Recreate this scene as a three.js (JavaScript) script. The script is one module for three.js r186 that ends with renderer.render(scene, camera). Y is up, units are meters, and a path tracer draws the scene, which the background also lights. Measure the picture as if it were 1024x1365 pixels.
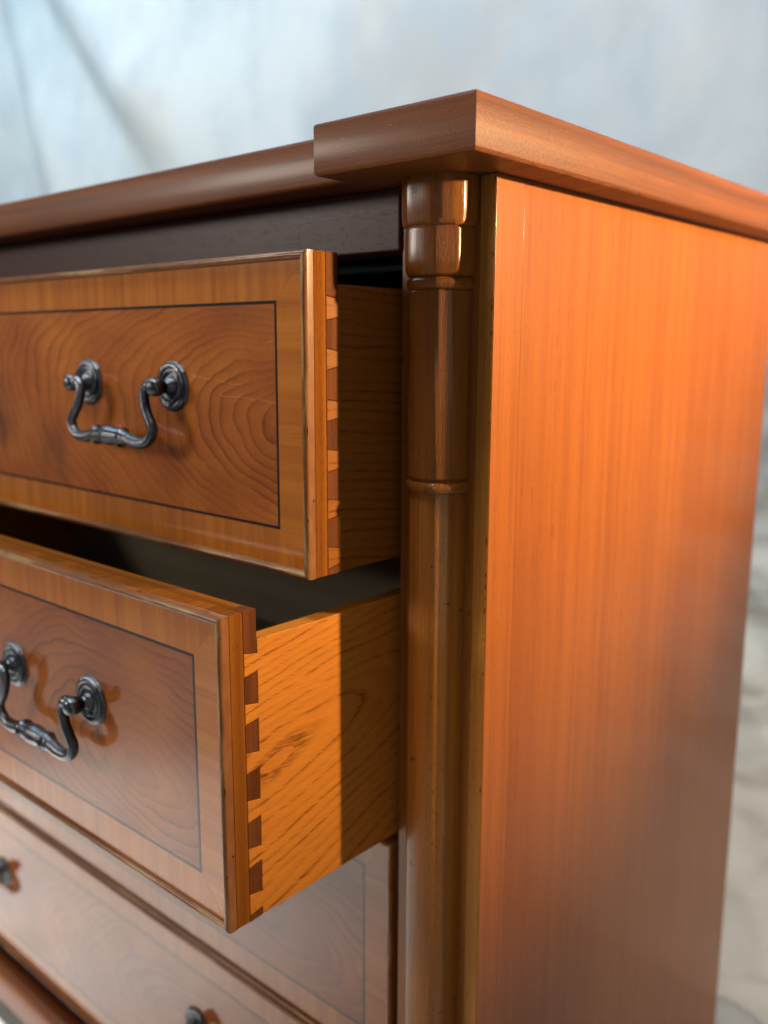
import * as THREE from 'three';
import { RoundedBoxGeometry } from 'three/addons/geometries/RoundedBoxGeometry.js';
import { mergeGeometries, mergeVertices, toCreasedNormals } from 'three/addons/utils/BufferGeometryUtils.js';
import { RectAreaLightUniformsLib } from 'three/addons/lights/RectAreaLightUniformsLib.js';

// ------------------------------------------------------------------ camera, lamps, exposure
const W0 = 768, H0 = 1024;
const scene = new THREE.Scene();
scene.background = new THREE.Color(0.07, 0.075, 0.085);
const camera = new THREE.PerspectiveCamera(59.08, W0 / H0, 0.02, 60);
camera.position.set(0.31653, -0.08885, 0.4591);
{
  const yaw = 0.72101, pitch = -0.18217;
  const f = new THREE.Vector3(-Math.sin(yaw) * Math.cos(pitch), Math.sin(pitch), -Math.cos(yaw) * Math.cos(pitch));
  camera.lookAt(camera.position.clone().add(f));
  camera.rotateZ(0.00337);
}
camera.focus = 0.52;
camera.userData.fStop = 4.2;

const renderer = new THREE.WebGLRenderer({ antialias: true });
renderer.setSize(W0, H0);
renderer.toneMapping = THREE.LinearToneMapping;
renderer.toneMappingExposure = 1.0;
renderer.shadowMap.enabled = true;
RectAreaLightUniformsLib.init();

function spot(pos, target, color, intensity, angle, penumbra, radius) {
  const l = new THREE.SpotLight(color, intensity, 0, angle, penumbra, 2);
  l.position.set(...pos); l.target.position.set(...target);
  l.castShadow = true; l.shadow.radius = radius; l.shadow.mapSize.set(2048, 2048);
  scene.add(l, l.target);
  return l;
}
function area(pos, target, color, intensity, w, h) {
  const l = new THREE.RectAreaLight(color, intensity, w, h);
  l.position.set(...pos); l.lookAt(...target);
  scene.add(l);
  return l;
}
// warm work lamp, low at the right behind the chest's corner
spot([1.0, 0.13, -0.66], [-0.02, 0.26, -0.10], new THREE.Color(1, 0.74, 0.40), 19.5, 0.69, 1.0, 1.2);
// neutral lamp panel, front left
area([-2.0, 0.46, 1.75], [-0.2, -0.1, 0], new THREE.Color(1, 0.92, 0.82), 38, 0.5, 0.42);
// added unseen spot from above, brightens the floor that the drawer fronts mirror
spot([-1.3, 2.0, 0.9], [-1.05, -1, 0.38], new THREE.Color(1, 0.98, 0.93), 115, 0.25, 1.0, 4);
// soft light from beside the photographer
area([1.6, 0.35, 1.7], [0, -0.3, 0], new THREE.Color(1, 0.93, 0.85), 0.85, 1.7, 1.4);
// added spot without a seen source, brightens the cloth behind the right side
spot([0.7, 0.5, 1.3], [0.10, -0.74, -0.74], new THREE.Color(1, 0.94, 0.86), 13, 0.21, 1.0, 4);
// two added unseen panels that brighten the backdrop, bluish at the left and neutral at the right
area([-2.1, 1.9, 0.4], [-1.8, 0.2, -0.8], new THREE.Color(0.52, 0.83, 1), 18, 1.0, 0.5);
area([-0.35, 1.9, 0.5], [-0.25, -0.2, -0.8], new THREE.Color(0.92, 0.96, 1), 27, 0.9, 0.5);

// ------------------------------------------------------------------ noise and textures
function hash(ix, iy, s) {
  let h = Math.imul(ix, 374761393) ^ Math.imul(iy, 668265263) ^ Math.imul(s, 2147483647 ^ 0x5bd1e995);
  h = Math.imul(h ^ (h >>> 13), 1274126177); h ^= h >>> 16;
  return (h >>> 0) / 4294967295;
}
function vn(x, y, s = 0) {
  const ix = Math.floor(x), iy = Math.floor(y), fx = x - ix, fy = y - iy;
  const u = fx * fx * (3 - 2 * fx), v = fy * fy * (3 - 2 * fy);
  const a = hash(ix, iy, s), b = hash(ix + 1, iy, s), c = hash(ix, iy + 1, s), d = hash(ix + 1, iy + 1, s);
  return a + (b - a) * u + (c - a) * v + (a - b - c + d) * u * v;
}
function fbm(x, y, s = 0, o = 4) {
  let t = 0, a = 0.5, n = 0;
  for (let i = 0; i < o; i++) { t += a * vn(x, y, s + i * 17); n += a; x *= 2.03; y *= 2.03; a *= 0.5; }
  return t / n;
}
const clamp = (x, a = 0, b = 1) => Math.min(b, Math.max(a, x));
const sstep = (a, b, x) => { const t = clamp((x - a) / (b - a)); return t * t * (3 - 2 * t); };
const mix = (a, b, t) => a + (b - a) * t;
const mix3 = (a, b, t) => [mix(a[0], b[0], t), mix(a[1], b[1], t), mix(a[2], b[2], t)];
const enc = (x) => { x = clamp(x); return 255 * (x <= 0.0031308 ? 12.92 * x : 1.055 * Math.pow(x, 1 / 2.4) - 0.055); };
// fn(x, y) in metres -> linear colour; the texture spans sx by sy metres
function tex(w, h, sx, sy, fn, linear = false) {
  const d = new Uint8Array(w * h * 4);
  for (let j = 0; j < h; j++) for (let i = 0; i < w; i++) {
    const c = fn((i + 0.5) / w * sx, (j + 0.5) / h * sy), k = (j * w + i) * 4;
    if (linear) { d[k] = d[k + 1] = d[k + 2] = 255 * clamp(c); } else { d[k] = enc(c[0]); d[k + 1] = enc(c[1]); d[k + 2] = enc(c[2]); }
    d[k + 3] = 255;
  }
  const t = new THREE.DataTexture(d, w, h, THREE.RGBAFormat);
  t.wrapS = t.wrapT = THREE.MirroredRepeatWrapping;
  t.magFilter = THREE.LinearFilter; t.minFilter = THREE.LinearMipmapLinearFilter; t.generateMipmaps = true;
  if (!linear) t.colorSpace = THREE.SRGBColorSpace;
  t.repeat.set(1 / sx, 1 / sy);
  t.needsUpdate = true;
  return t;
}
// a plain straight-grained board, grain along x
function straight(c0, c1, seed, { ring = 0.007, pore = 0.5, wave = 0.02, streak = 0.5, holes = false } = {}) {
  return (x, y) => {
    const yy = y + wave * (fbm(x * 2.2, y * 5, seed, 3) - 0.5);
    const band = fbm(x * 0.8, yy / ring, seed + 5, 3);
    const fib = fbm(x * 30, y * 1500, seed + 9, 2);
    const p = vn(x * 260, y * 2600, seed + 3), pr = p > 0.8 ? (p - 0.8) * 5 : 0;
    let t = clamp(0.5 + (band - 0.5) * 2.2 * streak + (fib - 0.5) * 0.55);
    const c = mix3(c0, c1, t), k = 1 - pore * pr * 0.7;
    const hole = holes && vn(x * 330, y * 330, seed + 61) > 0.93 && fbm(x * 16, y * 40, seed + 62, 2) > 0.56 ? 0.22 : 1;
    return [c[0] * k * hole, c[1] * k * hole, c[2] * k * hole];
  };
}
// figured yew veneer: growth rings as level lines of a warped field
function yew(seed, field, blot, depth = 1, wild = 1.0) {
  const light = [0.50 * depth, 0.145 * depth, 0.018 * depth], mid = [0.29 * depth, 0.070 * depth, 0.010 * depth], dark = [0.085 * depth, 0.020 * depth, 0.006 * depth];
  return (x, y) => {
    const wx = x + 0.03 * (fbm(x * 9, y * 9, seed, 3) - 0.5), wy = y + 0.022 * (fbm(x * 11, y * 11, seed + 40, 3) - 0.5);
    let f = field(wx, wy) + wild * (fbm(x * 18, y * 26, seed + 7, 3) - 0.5) + 2.4 * wild * (fbm(x * 6, y * 9, seed + 8, 2) - 0.5);
    f = f * 1.9; f += 1.3 * vn(f * 0.42, 0.5, seed + 60) - 0.5; f += 0.16 * (fbm(x * 160, y * 160, seed + 71, 2) - 0.5);
    const n = Math.floor(f), p = f - n;
    const str = 0.35 + 0.65 * hash(n, 3, seed);                       // each ring its own strength
    const line = Math.pow(p, 6) * (1 - sstep(0.94, 1.0, p)) * 1.15 * str;
    const tone = fbm(x * 14, y * 20, seed + 21, 4);
    let c = mix3(light, mid, clamp(-0.25 + 1.6 * tone + 0.4 * p * str));
    c = mix3(c, dark, clamp(line * 0.9 * (0.12 + 0.88 * sstep(0.36, 0.6, fbm(x * 13, y * 19, seed + 90, 2)))));
    const b = blot(x, y); if (b > 0) c = mix3(c, [0.13, 0.036, 0.014], b);
    const fib = 0.9 + 0.2 * fbm(x * 500, y * 700, seed + 33, 2);
    const pin = vn(x * 900, y * 900, seed + 51) > 0.955 && fbm(x * 25, y * 25, seed + 52, 2) > 0.6 ? 0.45 : 1;
    const k = fib * pin;
    return [c[0] * k, c[1] * k, c[2] * k];
  };
}
// open-pored ash: arched rings with dark porous bands, grain along x
function ash(seed, field, c0, c1) {
  return (x, y) => {
    const f = field(x + 0.01 * (fbm(x * 12, y * 30, seed, 3) - 0.5), y + 0.006 * (fbm(x * 14, y * 40, seed + 4, 3) - 0.5)) + 0.25 * (fbm(x * 20, y * 60, seed + 9, 3) - 0.5) + 2.2 * (fbm(x * 5, y * 20, seed + 19, 3) - 0.5) + 0.9 * vn(field(x, y) * 0.4, 0.5, seed + 23);
    const n = Math.floor(f), p = f - n;
    const tone = fbm(x * 6, y * 18, seed + 5, 3);
    let c = mix3(c0, c1, clamp(0.2 + 0.5 * tone + 0.2 * p));
    const soft = (1 - sstep(0.0, 0.42, p)) * sstep(0.93, 1.0, 1 - 0.02 * p) * (0.35 + 0.65 * hash(n, 7, seed));
    const st = fbm(x * 22 + 30 * fbm(x * 9, y * 9, seed + 2, 2), y * 2600, seed + 12, 3);
    const fleck = sstep(0.62, 0.8, vn(x * 90, y * 3400, seed + 15)) * (0.15 + 0.85 * soft);
    c = mix3(c, [c1[0] * 0.30, c1[1] * 0.23, c1[2] * 0.2], clamp(soft * sstep(0.28, 0.6, st) * 0.78 + 0.3 * fleck));
    const fib = 0.9 + 0.2 * fbm(x * 70, y * 1500, seed + 13, 2);
    return [c[0] * fib, c[1] * fib, c[2] * fib];
  };
}
const gauss = (x, y, cx, cy, sx, sy) => Math.exp(-(((x - cx) / sx) ** 2) - (((y - cy) / sy) ** 2));

// ------------------------------------------------------------------ dimensions (metres; x = 0 at the right panel, z = 0 at the carcass front, y = 0 just under the top)
const DW = 0.8912, DH = 0.2, MAR = 0.0285, XE = -0.0794, MIDX = -0.525, FLOOR = -1.0;
const PW = DW - 2 * MAR, PH = DH - 2 * MAR;                           // veneer panel

const ringField = (cx, cy, ax, ay, k, tilt, far) => (x, y) => {
  const dx = x - cx, dy = (y - cy) + tilt * dx;
  return k * Math.sqrt((dx / ax) ** 2 + (dy / ay) ** 2 + 0.02) + far * dy;
};
// a few pale hairline checks in the veneer
const cracked = (fn) => (x, y) => {
  const c = fn(x, y);
  for (const [xa, xb, y0, sl, q] of [[0.745, 0.80, 0.0955, -0.09, 1], [0.775, 0.835, 0.0835, -0.05, 2], [0.81, 0.86, 0.118, 0.05, 3], [0.60, 0.64, 0.104, 0.03, 4]]) {
    const d = Math.abs(y - (y0 + sl * (x - xa) + 0.0022 * (fbm(x * 120, q, 701, 3) - 0.5)));
    if (x > xa && x < xb && d < 0.00035 && vn(x * 200, q, 703) > 0.3) return mix3(c, [0.55, 0.27, 0.11], 0.35);
  }
  return c;
};
// veneer coordinates run from the panel's left bottom corner
const T = {
  yew_one: tex(2048, 384, PW, PH, cracked(yew(11, ringField(0.845, 0.075, 0.16, 0.068, 6.2, 0.10, 22), (x, y) => 0.9 * gauss(x, y, 0.46, 0.05, 0.035, 0.03) * fbm(x * 70, y * 30, 3, 3) * 1.7 + 0.9 * gauss(x, y, 0.55, 0.04, 0.03, 0.035) * fbm(x * 60, y * 30, 5, 3) * 1.5 + 0.35 * gauss(x, y, 0.805, 0.135, 0.03, 0.01)))),
  yew_two: tex(2048, 384, PW, PH, yew(31, ringField(0.775, 0.045, 0.17, 0.062, 5.8, -0.05, -14), (x, y) => 0.55 * gauss(x, y, 0.755, 0.055, 0.02, 0.025) * fbm(x * 60, y * 60, 8, 3) * 1.6 + 0.5 * gauss(x, y, 0.45, 0.05, 0.04, 0.03) * fbm(x * 60, y * 60, 9, 3), 0.85, 1.3)),
  yew_three: tex(1024, 192, PW, PH, yew(57, ringField(0.70, 0.06, 0.2, 0.07, 6, 0.08, 16), (x, y) => 0.45 * gauss(x, y, 0.5, 0.07, 0.1, 0.04) * fbm(x * 40, y * 40, 6, 3), 0.6)),  // closed drawers: their weaker light is put into a darker veneer colour
  band: tex(1024, 512, 0.25, 0.25, straight([0.52, 0.165, 0.019], [0.37, 0.100, 0.011], 71, { ring: 0.006, pore: 0.3, wave: 0.012, streak: 0.6 })),
  cherry: tex(2048, 2048, 1.0, 0.5, (() => { const st = straight([0.32, 0.078, 0.007], [0.205, 0.043, 0.004], 83, { ring: 0.0042, pore: 0.45, wave: 0.01, streak: 0.36 });
    return (x, y) => { const c = st(x, y), m = 0.84 + 0.32 * fbm(x * 3.5, y * 12, 85, 4), k = vn(x * 60, y * 900, 87) > 0.93 ? 0.82 : 1; return [c[0] * m * k, c[1] * m * k * (0.9 + 0.2 * m * m), c[2] * m * k]; }; })()),
  top: tex(2048, 512, 1.0, 0.25, (() => { const st = straight([0.19, 0.053, 0.009], [0.095, 0.025, 0.005], 97, { ring: 0.006, pore: 0.5, wave: 0.02, streak: 0.6 });
    return (x, y) => { const c = st(x, y), w = vn(x * 700, y * 700, 98) > 0.972 && fbm(x * 22, y * 60, 99, 2) > 0.55 ? 0.16 : 0; const m = 0.8 + 0.4 * fbm(x * 8, y * 26, 96, 3); return [c[0] * m + w, c[1] * m + w * 0.8, c[2] * m + w * 0.7]; }; })()),
  brown: tex(1024, 512, 0.6, 0.2, straight([0.25, 0.083, 0.012], [0.12, 0.037, 0.006], 101, { holes: true, ring: 0.010, pore: 0.7, wave: 0.01, streak: 0.7 })),
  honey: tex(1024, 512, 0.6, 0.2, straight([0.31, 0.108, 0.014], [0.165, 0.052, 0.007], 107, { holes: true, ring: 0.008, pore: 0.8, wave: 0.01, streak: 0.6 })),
  ochre: tex(1024, 256, 1.0, 0.1, (() => { const st = straight([0.36, 0.142, 0.018], [0.22, 0.080, 0.011], 113, { ring: 0.009, pore: 0.55, wave: 0.006, streak: 0.6 });
    return (x, y) => { const c = st(x, y), k = Math.abs(y - 0.0187) < 0.0006 && vn(x * 260, y * 300, 115) > 0.78 ? 0.3 : 1; return [c[0] * k, c[1] * k, c[2] * k]; }; })()),
  dark: tex(512, 512, 0.4, 0.2, straight([0.09, 0.038, 0.030], [0.05, 0.021, 0.018], 127, { ring: 0.012, pore: 0.3, wave: 0.01, streak: 0.5 })),
  pin: tex(512, 256, 0.2, 0.1, straight([0.125, 0.036, 0.010], [0.075, 0.021, 0.006], 131, { ring: 0.006, pore: 0.7, wave: 0.006, streak: 0.7 })),
  core: tex(512, 256, 0.3, 0.1, straight([0.21, 0.066, 0.010], [0.12, 0.034, 0.006], 139, { ring: 0.006, pore: 0.6, wave: 0.006, streak: 0.6 })),
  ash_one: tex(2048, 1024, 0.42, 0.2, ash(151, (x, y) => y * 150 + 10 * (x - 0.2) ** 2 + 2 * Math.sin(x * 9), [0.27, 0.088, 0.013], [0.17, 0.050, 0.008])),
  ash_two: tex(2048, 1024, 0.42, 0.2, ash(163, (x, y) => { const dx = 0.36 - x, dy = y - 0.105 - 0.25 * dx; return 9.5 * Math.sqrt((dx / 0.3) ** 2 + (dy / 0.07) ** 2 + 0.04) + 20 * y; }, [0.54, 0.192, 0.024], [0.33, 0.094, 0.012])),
  inside: tex(256, 256, 0.4, 0.4, straight([0.25, 0.20, 0.125], [0.18, 0.14, 0.085], 171, { ring: 0.02, pore: 0.3, wave: 0.01, streak: 0.5 })),
};
// worn cock bead: brown finish rubbed through to pale wood along the nose
T.bead = tex(2048, 64, 1.0, 0.02, (x, y) => {
  const base = mix3([0.24, 0.085, 0.022], [0.14, 0.045, 0.014], fbm(x * 90, y * 300, 201, 3));
  const nose = gauss(0, y, 0, 0.0085, 1, 0.0022);
  const worn = x < 0.22 ? 0.1 : -0.04;                                      // the right-hand bead has worn most
  const rub = sstep(0.46 - worn, 0.62 - worn, fbm(x * 26, y * 300, 203, 4)) * nose;
  let c = mix3(base, mix3([0.40, 0.245, 0.105], [0.30, 0.165, 0.06], vn(x * 300, y * 900, 205)), clamp(rub));
  const dirt = vn(x * 160, y * 500, 207) > 0.93 ? 0.25 : 1;
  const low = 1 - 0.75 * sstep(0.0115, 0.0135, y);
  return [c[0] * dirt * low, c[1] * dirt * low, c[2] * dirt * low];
});
T.peel = tex(1024, 1024, 0.15, 0.15, (x, y) => 0.8 * fbm(x * 2000, y * 2000, 301, 2) + 0.2 * fbm(x * 700, y * 700, 303, 2), true);
T.poreBump = tex(1024, 512, 0.2, 0.1, (x, y) => 0.8 - 0.45 * sstep(0.78, 0.95, vn(x * 230, y * 2400, 311)) - 0.12 * fbm(x * 60, y * 1600, 313, 2) - (vn(x * 420, y * 620, 317) > 0.965 && fbm(x * 40, y * 60, 319, 2) > 0.55 ? 0.5 : 0), true);
T.cloth = tex(2048, 1024, 5.0, 2.8, (x, y) => {
  const m = fbm(x * 2.2, y * 2.0, 401, 5), m2 = fbm(x * 6 + 1.5 * fbm(x * 4, y * 4, 402, 2), y * 6, 403, 5), s = fbm(x * 26, y * 12, 405, 4);
  let c = mix3([0.50, 0.575, 0.635], [0.66, 0.72, 0.75], clamp(0.5 + (m - 0.5) * 1.6 + (m2 - 0.5) * 1.9 + (s - 0.5) * 0.8));
  const warm = sstep(0.55, 0.72, fbm(x * 3.1, y * 2.6, 409, 4));
  c = mix3(c, [0.66, 0.60, 0.50], 0.75 * sstep(1.45, 0.85, y + 0.25 * (m - 0.5)));      // the cloth turns beige lower down
  return mix3(c, [0.60, 0.57, 0.52], warm * 0.35);
});
T.pewter = tex(256, 256, 1, 1, (x, y) => { const t = fbm(x * 9, y * 30, 431, 4); return mix3([0.05, 0.05, 0.053], [0.15, 0.155, 0.17], sstep(0.32, 0.68, t)); });
T.weave = tex(512, 512, 0.2, 0.2, (x, y) => 0.5 + 0.25 * Math.sin(x * 2 * Math.PI * 450) + 0.25 * Math.sin(y * 2 * Math.PI * 450) + 0.5 * (fbm(x * 120, y * 120, 411, 3) - 0.5), true);
T.floor = tex(1024, 1024, 2.4, 2.4, (x, y) => mix3([0.50, 0.50, 0.48], [0.66, 0.66, 0.65], clamp(0.5 + 1.5 * (fbm(x * 5, y * 5, 421, 5) - 0.5) + 0.3 * (vn(x * 300, y * 300, 423) - 0.5))));

function mat(map, o = {}) {
  const m = new THREE.MeshPhysicalMaterial({ color: 0xffffff, map, roughness: 0.5, ...o });
  return m;
}
const bump = (t, s) => ({ bumpMap: t, bumpScale: s });
const veneerCoat = { roughness: 0.6, specularIntensity: 0.12, clearcoat: 0.85, clearcoatRoughness: 0.07 };
const M = {
  yewOne: mat(T.yew_one, veneerCoat), yewTwo: mat(T.yew_two, veneerCoat), yewThree: mat(T.yew_three, veneerCoat),
  band: mat(T.band, veneerCoat), bandShaded: mat(T.band, { ...veneerCoat, color: new THREE.Color(0.6, 0.6, 0.6) }),  // second copy darkens the lower banding, shade put into its colour
  string: new THREE.MeshPhysicalMaterial({ color: new THREE.Color(0.012, 0.012, 0.011), ...veneerCoat }),
  cherry: mat(T.cherry, { roughness: 0.4, specularIntensity: 0.15, clearcoat: 0.42, clearcoatRoughness: 0.16, ...bump(T.peel, 0.0001) }),
  top: mat(T.top, { roughness: 0.42, specularIntensity: 0.32, clearcoat: 0.12, clearcoatRoughness: 0.2, ...bump(T.peel, 0.00013) }),
  brown: mat(T.brown, { roughness: 0.36, specularIntensity: 0.2, clearcoat: 0.34, clearcoatRoughness: 0.2, ...bump(T.poreBump, 0.0003) }),
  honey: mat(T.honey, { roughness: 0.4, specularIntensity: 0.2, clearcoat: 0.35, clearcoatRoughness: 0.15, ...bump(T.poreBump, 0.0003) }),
  ochre: mat(T.ochre, { roughness: 0.6, specularIntensity: 0.3, clearcoat: 0.08, clearcoatRoughness: 0.25, ...bump(T.poreBump, 0.00025) }),
  dark: mat(T.dark, { roughness: 0.45, specularIntensity: 0.3, clearcoat: 0.05, clearcoatRoughness: 0.3, ...bump(T.poreBump, 0.0002) }),
  pin: mat(T.pin, { roughness: 0.65, specularIntensity: 0.08, ...bump(T.poreBump, 0.0002) }),
  core: mat(T.core, { roughness: 0.6, specularIntensity: 0, clearcoat: 0, clearcoatRoughness: 0.3, ...bump(T.poreBump, 0.0003) }),
  ashOne: mat(T.ash_one, { roughness: 0.5, specularIntensity: 0.12, clearcoat: 0.03, clearcoatRoughness: 0.35, ...bump(T.poreBump, 0.0003) }),
  ashTwo: mat(T.ash_two, { roughness: 0.5, specularIntensity: 0.12, clearcoat: 0.03, clearcoatRoughness: 0.35, ...bump(T.poreBump, 0.0003) }),
  inside: mat(T.inside, { roughness: 0.7 }),
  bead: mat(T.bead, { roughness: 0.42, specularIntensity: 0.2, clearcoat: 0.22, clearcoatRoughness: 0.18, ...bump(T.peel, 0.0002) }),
  pewter: new THREE.MeshPhysicalMaterial({ color: 0xffffff, map: T.pewter, metalness: 1, roughness: 0.32, ...bump(T.peel, 0.00004) }),
  cloth: mat(T.cloth, { roughness: 0.95, sheen: 0.2, ...bump(T.weave, 0.0004), side: THREE.DoubleSide }),
  floor: mat(T.floor, { roughness: 0.75 }),
};

// ------------------------------------------------------------------ geometry helpers
// box mapping in metres: grain (u) along the given axis, each face offset so that repeats do not line up
function boxUV(g, grain = 'x', off = 0) {
  g = g.index ? g.toNonIndexed() : g;
  const p = g.attributes.position, uv = new Float32Array(p.count * 2), gi = 'xyz'.indexOf(grain);
  const a = new THREE.Vector3(), b = new THREE.Vector3(), c = new THREE.Vector3(), n = new THREE.Vector3();
  for (let i = 0; i < p.count; i += 3) {
    a.fromBufferAttribute(p, i); b.fromBufferAttribute(p, i + 1); c.fromBufferAttribute(p, i + 2);
    n.copy(b).sub(a).cross(c.clone().sub(a));
    const w = [Math.abs(n.x), Math.abs(n.y), Math.abs(n.z)];
    let k = w.indexOf(Math.max(...w));
    const rest = [0, 1, 2].filter((q) => q !== k);
    let U, V;
    if (k === gi) { U = rest[1]; V = rest[0]; } else { U = gi; V = rest.find((q) => q !== gi); }
    [a, b, c].forEach((v, j) => { uv[(i + j) * 2] = v.getComponent(U) + off + k * 0.13; uv[(i + j) * 2 + 1] = v.getComponent(V) + off * 0.37 + k * 0.071; });
  }
  g.setAttribute('uv', new THREE.BufferAttribute(uv, 2));
  return g;
}
function box(x0, x1, y0, y1, z0, z1, r = 0.0008, grain = 'x', off = 0) {
  const w = x1 - x0, h = y1 - y0, d = z1 - z0;
  const g = r > 0 ? new RoundedBoxGeometry(w, h, d, 2, Math.min(r, w * 0.45, h * 0.45, d * 0.45)) : new THREE.BoxGeometry(w, h, d);
  g.translate((x0 + x1) / 2, (y0 + y1) / 2, (z0 + z1) / 2);
  return boxUV(g, grain, off);
}
function add(parent, name, geo, material, label) {
  const g = Array.isArray(geo) ? mergeGeometries(geo.map((q) => (q.index ? q.toNonIndexed() : q))) : geo;
  const m = new THREE.Mesh(g, material);
  m.name = name; m.castShadow = m.receiveShadow = true;
  if (label) m.userData.label = label;
  parent.add(m);
  return m;
}
function group(parent, name, label) {
  const g = new THREE.Group(); g.name = name; if (label) g.userData.label = label; parent.add(g); return g;
}
function lathe(pts, seg = 64) { return new THREE.LatheGeometry(pts.map(([r, y]) => new THREE.Vector2(r, y)), seg); }

// ------------------------------------------------------------------ the floor and the hanging cloth
{
  const g = boxUV(new THREE.BoxGeometry(9, 0.1, 9), 'x'); g.translate(0, FLOOR - 0.05, 0);
  const f = add(scene, 'floor', g, M.floor); f.userData.kind = 'structure'; f.userData.label = 'pale grey floor under the chest of drawers';
}
{
  const NX = 420, NY = 260, X0 = -3.6, X1 = 0.75, Y0 = FLOOR + 0.004, Y1 = 1.5;
  const g = new THREE.PlaneGeometry(1, 1, NX, NY), p = g.attributes.position, uv = g.attributes.uv;
  const seg = (x, y, pts) => {                                          // signed distance across a fold line given as x at heights
    let i = 0; while (i < pts.length - 2 && y < pts[i + 1][1]) i++;
    const [xa, ya] = pts[i], [xb, yb] = pts[i + 1];
    return x - (xa + (xb - xa) * (y - ya) / (yb - ya));
  };
  for (let i = 0; i < p.count; i++) {
    const s = p.getX(i) + 0.5, t = p.getY(i) + 0.5, x = mix(X0, X1, s), y = mix(Y0, Y1, t);
    let z = -0.8 + 0.10 * sstep(-0.55, FLOOR, y) ** 2;
    const f1 = seg(x, y, [[-2.2, 1.5], [-2.06, 0.78], [-2.006, 0.554], [-1.94, 0.326], [-1.85, 0.1]]);
    const f2 = seg(x, y, [[-2.2, 1.5], [-1.786, 0.717], [-1.66, 0.56], [-1.50, 0.38], [-1.36, 0.2]]);
    z += 0.062 * sstep(-0.085, 0.085, f1) * Math.exp(-Math.max(0, f1) / 0.16);
    z += 0.090 * sstep(-0.11, 0.11, f2) * Math.exp(-Math.max(0, f2) / 0.3) * sstep(0.1, 0.5, y);
    z += 0.05 * (fbm(x * 1.3 + 0.25 * y, y * 0.6, 501, 3) - 0.5) + 0.018 * (fbm(x * 5 - y * 1.2, y * 2.2, 503, 3) - 0.5);
    const low = sstep(0.15, -0.35, y);
    z += low * (0.040 * (fbm(x * 7 + 2.5 * y, y * 13 - 3 * x, 507, 3) - 0.5) + 0.030 * (fbm(x * 15 + 6 * y, y * 30 - 7 * x, 509, 3) - 0.5));
    p.setXYZ(i, x, y, z); uv.setXY(i, x + 4, y + 1.2);
  }
  g.computeVertexNormals();
  const c = add(scene, 'backdrop_cloth', g, M.cloth);
  c.userData.label = 'pale blue grey canvas cloth hanging in soft folds behind the chest of drawers'; c.userData.category = 'backdrop';
}

// ------------------------------------------------------------------ the chest of drawers
const chest = group(scene, 'chest_of_drawers', 'reddish brown wooden chest of drawers with two pulled-out drawers and a turned corner column');
chest.userData.category = 'chest of drawers';
chest.position.set(MIDX, FLOOR, -0.24);
const body = new THREE.Vector3(-MIDX, -FLOOR, 0.24);                     // everything below is given in scene coordinates
const put = (o) => { o.position.add(body); return o; };
const LX = 2 * MIDX;                                                     // the left panel's outer face

// top with a block breaking forward over each column
{
  const xr = 0.0265, xl = LX - 0.0265, zm = 0.0324, zb = 0.0586, bw = 0.1189, zk = -0.492;
  const s = new THREE.Shape();
  [[xl, -zk], [xl, -zb], [xl + bw, -zb], [xl + bw, -zm], [xr - bw, -zm], [xr - bw, -zb], [xr, -zb], [xr, -zk]].forEach(([x, y], i) => (i ? s.lineTo(x, y) : s.moveTo(x, y)));
  const bv = 0.0022;
  let g = new THREE.ExtrudeGeometry(s, { depth: 0.03 - 2 * bv, bevelEnabled: true, bevelSize: bv, bevelThickness: bv, bevelOffset: -bv, bevelSegments: 3, steps: 1 });
  g.rotateX(-Math.PI / 2); g.translate(0, 0.0108 + bv, 0);
  g = toCreasedNormals(g, 0.6);
  put(add(chest, 'table_top', boxUV(g, 'x', 0.3), M.top, 'thick wooden top with a block stepping forward over the column'));
}
put(add(chest, 'side_panel', box(-0.018, 0, -0.95, 0.0106, -0.479, -0.0302, 0.0002, 'y', 0.1), M.cherry, 'plain reddish wood side panel'));
put(add(chest, 'panel_edging', box(-0.0106, 0.00008, -0.95, 0.0106, -0.0301, 0, 0.0004, 'y', 0.43), [M.cherry, M.ochre][0]));
put(add(chest, 'edge_strip', box(-0.0108, -0.0004, -0.95, 0.0100, -0.004, 0.0003, 0.0002, 'y', 0.21), M.ochre, 'worn ochre wood strip on the front edge of the side panel'));
put(add(chest, 'pilaster_board', box(-0.0748, -0.0110, -0.95, 0.0104, -0.03, -0.0030, 0.0012, 'y', 0.6), M.brown));
put(add(chest, 'side_panel', box(LX, LX + 0.018, -0.95, 0.0106, -0.479, 0, 0.0008, 'y', 0.2), M.cherry));
put(add(chest, 'pilaster_board', box(LX + 0.0182, LX + 0.0748, -0.95, 0.0104, -0.03, -0.0008, 0.0012, 'y', 0.66), M.brown));
put(add(chest, 'back_panel', box(LX + 0.019, -0.019, -0.93, 0.0100, -0.478, -0.466, 0.0005, 'y', 0.2), M.dark));
put(add(chest, 'top_rail', box(LX + 0.0750, -0.0750, -0.0285, 0.0104, -0.03, -0.0004, 0.0012, 'x', 0.2), M.dark, 'dark rail under the top above the upper drawer'));
for (const y of [-0.2375, -0.4462, -0.6479])
  put(add(chest, 'drawer_divider', box(LX + 0.019, -0.019, y - 0.002, y + 0.002, -0.45, -0.032, 0.0005, 'x', y), M.dark));
put(add(chest, 'carcass_bottom', box(LX + 0.019, -0.019, -0.875, -0.86, -0.46, -0.001, 0.0005, 'x', 0.5), M.dark));
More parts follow.
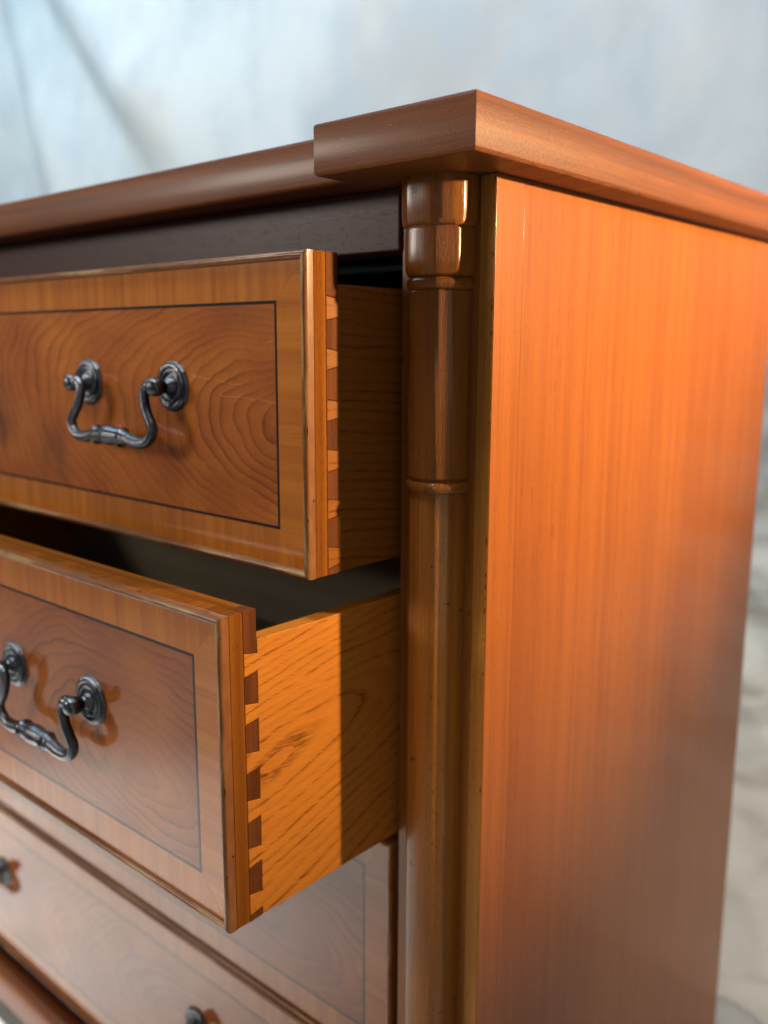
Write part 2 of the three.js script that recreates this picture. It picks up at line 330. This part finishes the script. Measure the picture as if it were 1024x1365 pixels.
{
  // base moulding on the front and the sides, then bracket feet
  const prof = [[0, -0.858], [0.006, -0.8585], [0.012, -0.862], [0.016, -0.868], [0.018, -0.876], [0.018, -0.888], [0.0125, -0.894], [0.0105, -0.902], [0.0105, -0.915], [0.009, -0.9165], [0, -0.917]];
  const pts = [], idx = [], uvs = [], path = (o) => [[LX - o, -0.479], [LX - o, o], [o, o], [o, -0.479]];
  prof.forEach(([o, y], i) => path(o + 0.001).forEach(([x, z], k) => { pts.push(x, y, z); uvs.push(k * 0.6, i * 0.006); }));
  for (let i = 0; i < prof.length - 1; i++) for (let k = 0; k < 3; k++) { const a = i * 4 + k, b = a + 1, c = a + 4, d = c + 1; idx.push(a, c, b, b, c, d); }
  let g = new THREE.BufferGeometry();
  g.setAttribute('position', new THREE.Float32BufferAttribute(pts, 3)); g.setAttribute('uv', new THREE.Float32BufferAttribute(uvs, 2)); g.setIndex(idx);
  g = g.toNonIndexed(); g.computeVertexNormals(); g = toCreasedNormals(g, 0.7);
  put(add(chest, 'base_moulding', boxUV(g, 'x', 0.2), M.top));
  const foot = (sx, x) => {
    const s = new THREE.Shape(); s.moveTo(0, 0); s.lineTo(0.16, 0); s.bezierCurveTo(0.15, -0.05, 0.10, -0.03, 0.09, -0.082); s.lineTo(0, -0.082);
    const g2 = new THREE.ExtrudeGeometry(s, { depth: 0.02, bevelEnabled: true, bevelSize: 0.001, bevelThickness: 0.001, bevelOffset: -0.001 });
    if (sx < 0) { g2.scale(-1, 1, 1); const q = g2.attributes.position; const ar = q.array; for (let i = 0; i < q.count; i += 3) for (let c = 0; c < 3; c++) { const t = ar[(i + 1) * 3 + c]; ar[(i + 1) * 3 + c] = ar[(i + 2) * 3 + c]; ar[(i + 2) * 3 + c] = t; } g2.computeVertexNormals(); }
    g2.translate(x, -0.9174, -0.006);
    return boxUV(g2, 'x', 0.4);
  };
  put(add(chest, 'bracket_foot', foot(-1, 0.012), M.top)); put(add(chest, 'bracket_foot', foot(1, LX - 0.012), M.top));
  put(add(chest, 'bracket_foot', box(LX + 0.002, LX + 0.08, -0.9995, -0.9174, -0.47, -0.45, 0.001, 'x'), M.top)); put(add(chest, 'bracket_foot', box(-0.08, -0.002, -0.9995, -0.9174, -0.47, -0.45, 0.001, 'x'), M.top));
}

// turned column standing against the pilaster board
function column(x, z) {
  const c = group(chest, 'column', 'turned wooden column with a stepped capital and two rings'); c.position.set(x, 0, z).add(body);
  const cyl = (pts) => { const g0 = lathe(pts, 72); const g = toCreasedNormals(g0, 0.55), p = g.attributes.position, uv = g.attributes.uv; for (let i = 0; i < p.count; i++) uv.setXY(i, p.getY(i) + 1, uv.getX(i) * 0.124); return g; };
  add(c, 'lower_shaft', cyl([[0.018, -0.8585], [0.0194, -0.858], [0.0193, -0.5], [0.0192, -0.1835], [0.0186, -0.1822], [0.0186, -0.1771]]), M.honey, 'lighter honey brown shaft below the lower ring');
  add(c, 'upper_shaft', cyl([[0.0186, -0.1770], [0.0186, -0.1722], [0.0199, -0.1708], [0.0201, -0.115], [0.0199, -0.0562], [0.0192, -0.0552], [0.0190, -0.046]]), M.brown);
  const cap = [[0.0188, -0.0476], [0.0204, -0.0472], [0.0215, -0.0462], [0.0222, -0.0447], [0.0226, -0.0425], [0.0228, -0.038], [0.0229, -0.030], [0.0229, -0.0205], [0.0227, -0.0196], [0.0222, -0.0191], [0.0222, -0.0184], [0.0232, -0.0181], [0.0239, -0.0174], [0.0244, -0.0162], [0.0247, -0.014], [0.0249, -0.0105], [0.0250, -0.002], [0.0250, 0.0106], [0.01, 0.0107]];
  add(c, 'capital', cyl(cap), M.brown);
  const ring = (y, r) => { const pts = []; for (let i = 0; i <= 12; i++) { const a = -Math.PI / 2 + Math.PI * i / 12; pts.push([r - 0.0026 + 0.0026 * Math.cos(a), y + 0.0036 * Math.sin(a)]); } pts.unshift([0.0185, y - 0.0036]); pts.push([0.0185, y + 0.0036]); return pts; };
  add(c, 'ring', cyl(ring(-0.0514, 0.0216)), M.brown); add(c, 'ring', cyl(ring(-0.1770, 0.0214)), M.brown);
}
column(-0.0383, 0.002); column(LX + 0.0383, 0.002);

// ------------------------------------------------------------------ drawers
const PINS = [[0.0405, 0.0570], [0.0705, 0.0880], [0.1020, 0.1190], [0.1340, 0.1505], [0.1640, 0.1815]];   // from the drawer's top edge
const ZF = -0.0175, ZR = -0.0277, FL = 0.0018, ST = 0.012, SIDETOP = 0.0188;
function beadSide(k) {
  const prof = []; let v = 0;
  prof.push([0.0000, -0.0070]); prof.push([0.0000, -0.0028]);
  for (let i = 1; i < 8; i++) { const a = Math.PI - Math.PI * i / 8; prof.push([0.0026 + 0.0026 * Math.cos(a), -0.0026 + 0.0026 * Math.sin(a)]); }
  prof.push([0.0052, -0.0028]); prof.push([0.0052, -0.0045]);
  const corner = (a, q) => [[-a, a], [-a, DH - a], [-DW + a, DH - a], [-DW + a, a]][q % 4];
  const N = 60, pos = [], uv = [], idx = [];
  prof.forEach(([a, z], i) => {
    if (i) v += Math.hypot(a - prof[i - 1][0], z - prof[i - 1][1]);
    const [xa, ya] = corner(a, k), [xb, yb] = corner(a, k + 1), len = Math.hypot(xb - xa, yb - ya);
    for (let j = 0; j <= N; j++) { const t = j / N; const w = i > 1 && i < 9 ? 0.00025 * (fbm(t * len * 60, k * 9 + i, 601, 2) - 0.5) : 0; pos.push(mix(xa, xb, t), mix(ya, yb, t), z + w); uv.push(t * len + k * 0.31, v); }
  });
  for (let i = 0; i < prof.length - 1; i++) for (let j = 0; j < N; j++) { const a = i * (N + 1) + j, b = a + 1, c = a + N + 1, d = c + 1; idx.push(a, b, c, b, d, c); }
  const g = new THREE.BufferGeometry();
  g.setAttribute('position', new THREE.Float32BufferAttribute(pos, 3)); g.setAttribute('uv', new THREE.Float32BufferAttribute(uv, 2)); g.setIndex(idx);
  g.computeVertexNormals();
  return g;
}
const beads = [0, 1, 2, 3].map(beadSide);
// mitred crossbanding: a trapezoid plate between the bead and the stringing
function plate(poly, z0, z1, grain, off) {
  const s = new THREE.Shape(); poly.forEach(([x, y], i) => (i ? s.lineTo(x, y) : s.moveTo(x, y)));
  const g = new THREE.ExtrudeGeometry(s, { depth: z1 - z0, bevelEnabled: false }); g.translate(0, 0, z0);
  return boxUV(g, grain, off);
}
const BI = 0.0050, SI = 0.0018;                                           // bead width, stringing width
function bands(off) {
  const a = BI, b = MAR - 0.0001, z0 = -0.0042, z1 = -0.003, H = DH, W = DW;
  return [
    plate([[-W + a, H - a], [-a, H - a], [-b, H - b], [-W + b, H - b]], z0, z1, 'y', off),
    plate([[-W + b, b], [-b, b], [-a, a], [-W + a, a]], z0, z1, 'y', off + 0.11),
    plate([[-a, a], [-a, H - a], [-b, H - b], [-b, b]], z0, z1 - 0.00006, 'x', off + 0.05),
    plate([[-W + a, H - a], [-W + a, a], [-W + b, b], [-W + b, H - b]], z0, z1 - 0.00006, 'x', off + 0.17),
  ];
}
const strings = (() => {
  const a = MAR, b = MAR + SI, z0 = -0.0042, z1 = -0.00294, H = DH, W = DW;
  return [box(-W + a, -a, H - b, H - a, z0, z1, 0), box(-W + a, -a, a, b, z0, z1, 0), box(-b, -a, b, H - b, z0, z1, 0), box(-W + a, -W + b, b, H - b, z0, z1, 0)];
})();
function veneerPanel() {
  const b = MAR + SI + 0.0001, g = new THREE.BoxGeometry(DW - 2 * b, DH - 2 * b, 0.0012); g.translate(-DW / 2, DH / 2, -0.0036);
  const p = g.attributes.position, uv = g.attributes.uv;
  for (let i = 0; i < p.count; i++) uv.setXY(i, p.getX(i) + DW - MAR, p.getY(i) - MAR);
  return g;
}
const panelGeo = veneerPanel();
function tailSide() {
  const s = new THREE.Shape(), g = 0.00025, P = [];
  P.push([-0.42, 0.0006], [ZR - g, 0.0006], [ZR - g, DH - 0.196 + FL + g], [ZF - g, DH - 0.196 + g]);
  for (const [t, b] of [...PINS].reverse()) P.push([ZF - g, DH - b - g], [ZR - g, DH - b - FL - g], [ZR - g, DH - t + FL + g], [ZF - g, DH - t + g]);
  P.push([ZF - g, DH - 0.0255 - g], [ZR - g, DH - 0.0255 - FL - g], [ZR - g, DH - SIDETOP], [-0.42, DH - SIDETOP]);
  P.forEach(([z, y], i) => (i ? s.lineTo(z, y) : s.moveTo(z, y)));
  const bv = 0.0005;
  let e = new THREE.ExtrudeGeometry(s, { depth: ST - 2 * bv, bevelEnabled: true, bevelSize: bv, bevelThickness: bv, bevelOffset: -bv, bevelSegments: 2 });
  // shape x -> scene z, extrusion -> scene -x
  e.rotateY(-Math.PI / 2); e.translate(-bv, 0, 0);
  e = boxUV(e, 'z', 0);
  const p = e.attributes.position, uv = e.attributes.uv;
  for (let i = 0; i < p.count; i++) uv.setXY(i, p.getZ(i) + 0.42 + 0.0 * p.getX(i), p.getY(i) + 3 * p.getX(i));
  return e;
}
const sideGeo = tailSide();
function pinGeo(t, b) {                                                   // t, b measured down from the top edge at the narrow end
  const s = new THREE.Shape();
  const top = Math.min(DH, DH - t + FL), bot = Math.max(0.0002, DH - b - FL);
  [[ZF + 0.0001, DH - t], [ZR, t <= 0 ? DH : top], [ZR, bot], [ZF + 0.0001, Math.max(0.0002, DH - b)]].forEach(([z, y], i) => (i ? s.lineTo(z, y) : s.moveTo(z, y)));
  const bv = 0.0003;
  const e = new THREE.ExtrudeGeometry(s, { depth: ST - 2 * bv, bevelEnabled: true, bevelSize: bv, bevelThickness: bv, bevelOffset: -bv, bevelSegments: 1 });
  e.rotateY(-Math.PI / 2); e.translate(-bv + 0.00008, 0, 0);
  return boxUV(e, 'y', t * 3);
}
const pinGeos = [pinGeo(0, 0.0255), ...PINS.map(([t, b]) => pinGeo(t, b)), pinGeo(0.196, 0.2)];

// drop handle: rosettes, posts with ball ends, and the swan-neck bail
const rosetteGeo = (() => { let g = lathe([[0, 0.0040], [0.0060, 0.0040], [0.0066, 0.0020], [0.0086, 0.0018], [0.0092, 0.0034], [0.0100, 0.0040], [0.0108, 0.0034], [0.0113, 0.0020], [0.0124, 0.0019], [0.0130, 0.0030], [0.0142, 0.0036], [0.0158, 0.0032], [0.0170, 0.0022], [0.0177, 0.0010], [0.0177, 0]], 56); g = toCreasedNormals(g, 0.7); g.rotateX(Math.PI / 2); return g; })();
const postGeo = (() => { const g = lathe([[0.0062, 0.003], [0.0060, 0.0048], [0.0044, 0.0060], [0.0038, 0.0075], [0.0040, 0.0092], [0.0056, 0.0106], [0.0064, 0.0130], [0.0066, 0.0150], [0.0062, 0.0176], [0.0050, 0.0196], [0.0030, 0.0208], [0, 0.0212]], 40); g.rotateX(Math.PI / 2); return g; })();
function bailGeo(half) {
  const z = 0.0150, pts = [];
  const R = [[half - 0.002, 0.0002], [half - 0.0085, 0.0010], [half - 0.0125, -0.0022], [half - 0.0125, -0.0085], [half - 0.0095, -0.0165], [half - 0.0045, -0.0235], [half - 0.0012, -0.0285], [half - 0.0030, -0.0345], [half - 0.0100, -0.0390], [half - 0.0210, -0.0398], [half - 0.0300, -0.0382], [half - 0.042, -0.0370]];
  for (const [x, y] of R) pts.push(new THREE.Vector3(x, y, z + 0.0022 * Math.sin(-y * 35)));
  for (const q of [...pts].reverse()) pts.push(new THREE.Vector3(-q.x, q.y, q.z));
  const curve = new THREE.CatmullRomCurve3(pts, false, 'centripetal'), N = 150, S = 20;
  const g = new THREE.TubeGeometry(curve, N, 1, S, false), p = g.attributes.position;
  for (let i = 0; i <= N; i++) {
    const t = i / N, c = curve.getPointAt(t), e = Math.abs(t - 0.5) * 2;
    let r = 0.0036 + 0.0012 * sstep(0.62, 0.2, e);
    r += 0.0014 * sstep(0.15, 0.12, e) + 0.0012 * Math.exp(-((e / 0.06) ** 2)) + 0.0026 * Math.exp(-(((e - 0.16) / 0.014) ** 2)) + 0.0012 * Math.exp(-(((e - 0.195) / 0.012) ** 2));
    if (e > 0.93) r += 0.0010;
    for (let j = 0; j <= S; j++) { const k = i * (S + 1) + j; p.setXYZ(k, c.x + (p.getX(k) - c.x) * r, c.y + (p.getY(k) - c.y) * r, c.z + (p.getZ(k) - c.z) * r); }
  }
  g.computeVertexNormals();
  return g;
}
const HALF = 0.0543, bail = bailGeo(HALF);
function handle(d, cx, cy, tilt = 0) {
  for (const s of [1, -1]) {
    const r = add(d, 'handle_rosette', rosetteGeo, M.pewter); r.position.set(cx + s * HALF, cy, -0.003);
    const q = add(d, 'handle_post', postGeo, M.pewter); q.position.set(cx + s * HALF, cy, -0.003);
  }
  const b = add(d, 'bail_handle', bail, M.pewter); b.position.set(cx, cy + 0.015 * Math.sin(tilt), -0.003); b.rotation.x = tilt;
}

function drawer(label, yTop, zFront, o) {
  const d = group(chest, 'drawer', label); d.position.set(XE, yTop - DH, zFront).add(body);
  if (o.turn) d.rotation.y = o.turn;
  const W = DW;
  add(d, 'veneer_panel', panelGeo, o.panel);
  bands(o.off).forEach((g) => add(d, 'crossband', g, o.band || M.band));
  strings.forEach((g) => add(d, 'stringing', g, M.string));
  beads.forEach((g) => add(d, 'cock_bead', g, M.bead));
  // front board: the core behind the veneer with its end grain, the lap and the rear part between the sides
  add(d, 'front_board', [
    box(-W + 0.0001, -0.0001, 0.0001, DH - 0.0001, ZF, -0.0073, 0.0006, 'y', o.off),
    box(-W + 0.004, -0.004, 0.004, DH - 0.004, -0.0072, -0.0043, 0, 'x', o.off),
    box(-W + 0.0001, -ST - 0.0002, 0.0002, DH - 0.0001, ZR, ZF - 0.0001, 0.0006, 'x', o.off),
  ], M.core);
  pinGeos.forEach((g) => add(d, 'dovetail_pin', g, M.pin));
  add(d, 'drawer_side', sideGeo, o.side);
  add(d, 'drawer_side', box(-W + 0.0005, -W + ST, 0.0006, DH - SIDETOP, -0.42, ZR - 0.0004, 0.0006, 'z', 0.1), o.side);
  add(d, 'drawer_back', box(-W + ST + 0.0003, -ST - 0.0003, 0.014, DH - SIDETOP - 0.002, -0.419, -0.409, 0.0006, 'x', 0.1), M.inside);
  add(d, 'drawer_bottom', box(-W + ST + 0.0003, -ST - 0.0003, 0.010, 0.0145, -0.4085, ZR - 0.0004, 0, 'x', 0.2), M.inside);
  handle(d, o.hx, o.hy, o.hang); handle(d, -W - o.hx, o.hy, 0.03);
  return d;
}
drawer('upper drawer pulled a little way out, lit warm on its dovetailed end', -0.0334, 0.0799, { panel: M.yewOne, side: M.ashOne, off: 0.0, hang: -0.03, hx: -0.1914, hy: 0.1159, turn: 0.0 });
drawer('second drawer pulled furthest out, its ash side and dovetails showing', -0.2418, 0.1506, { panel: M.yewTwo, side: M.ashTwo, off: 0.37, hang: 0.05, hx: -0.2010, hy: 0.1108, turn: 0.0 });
drawer('closed third drawer below the pulled-out ones', -0.4480, 0.0, { panel: M.yewThree, band: M.bandShaded, side: M.ashOne, off: 0.61, hx: -0.195, hy: 0.118 });
drawer('closed bottom drawer above the base moulding', -0.6500, 0.0, { panel: M.yewThree, band: M.bandShaded, side: M.ashOne, off: 0.83, hx: -0.195, hy: 0.112 });

renderer.render(scene, camera);
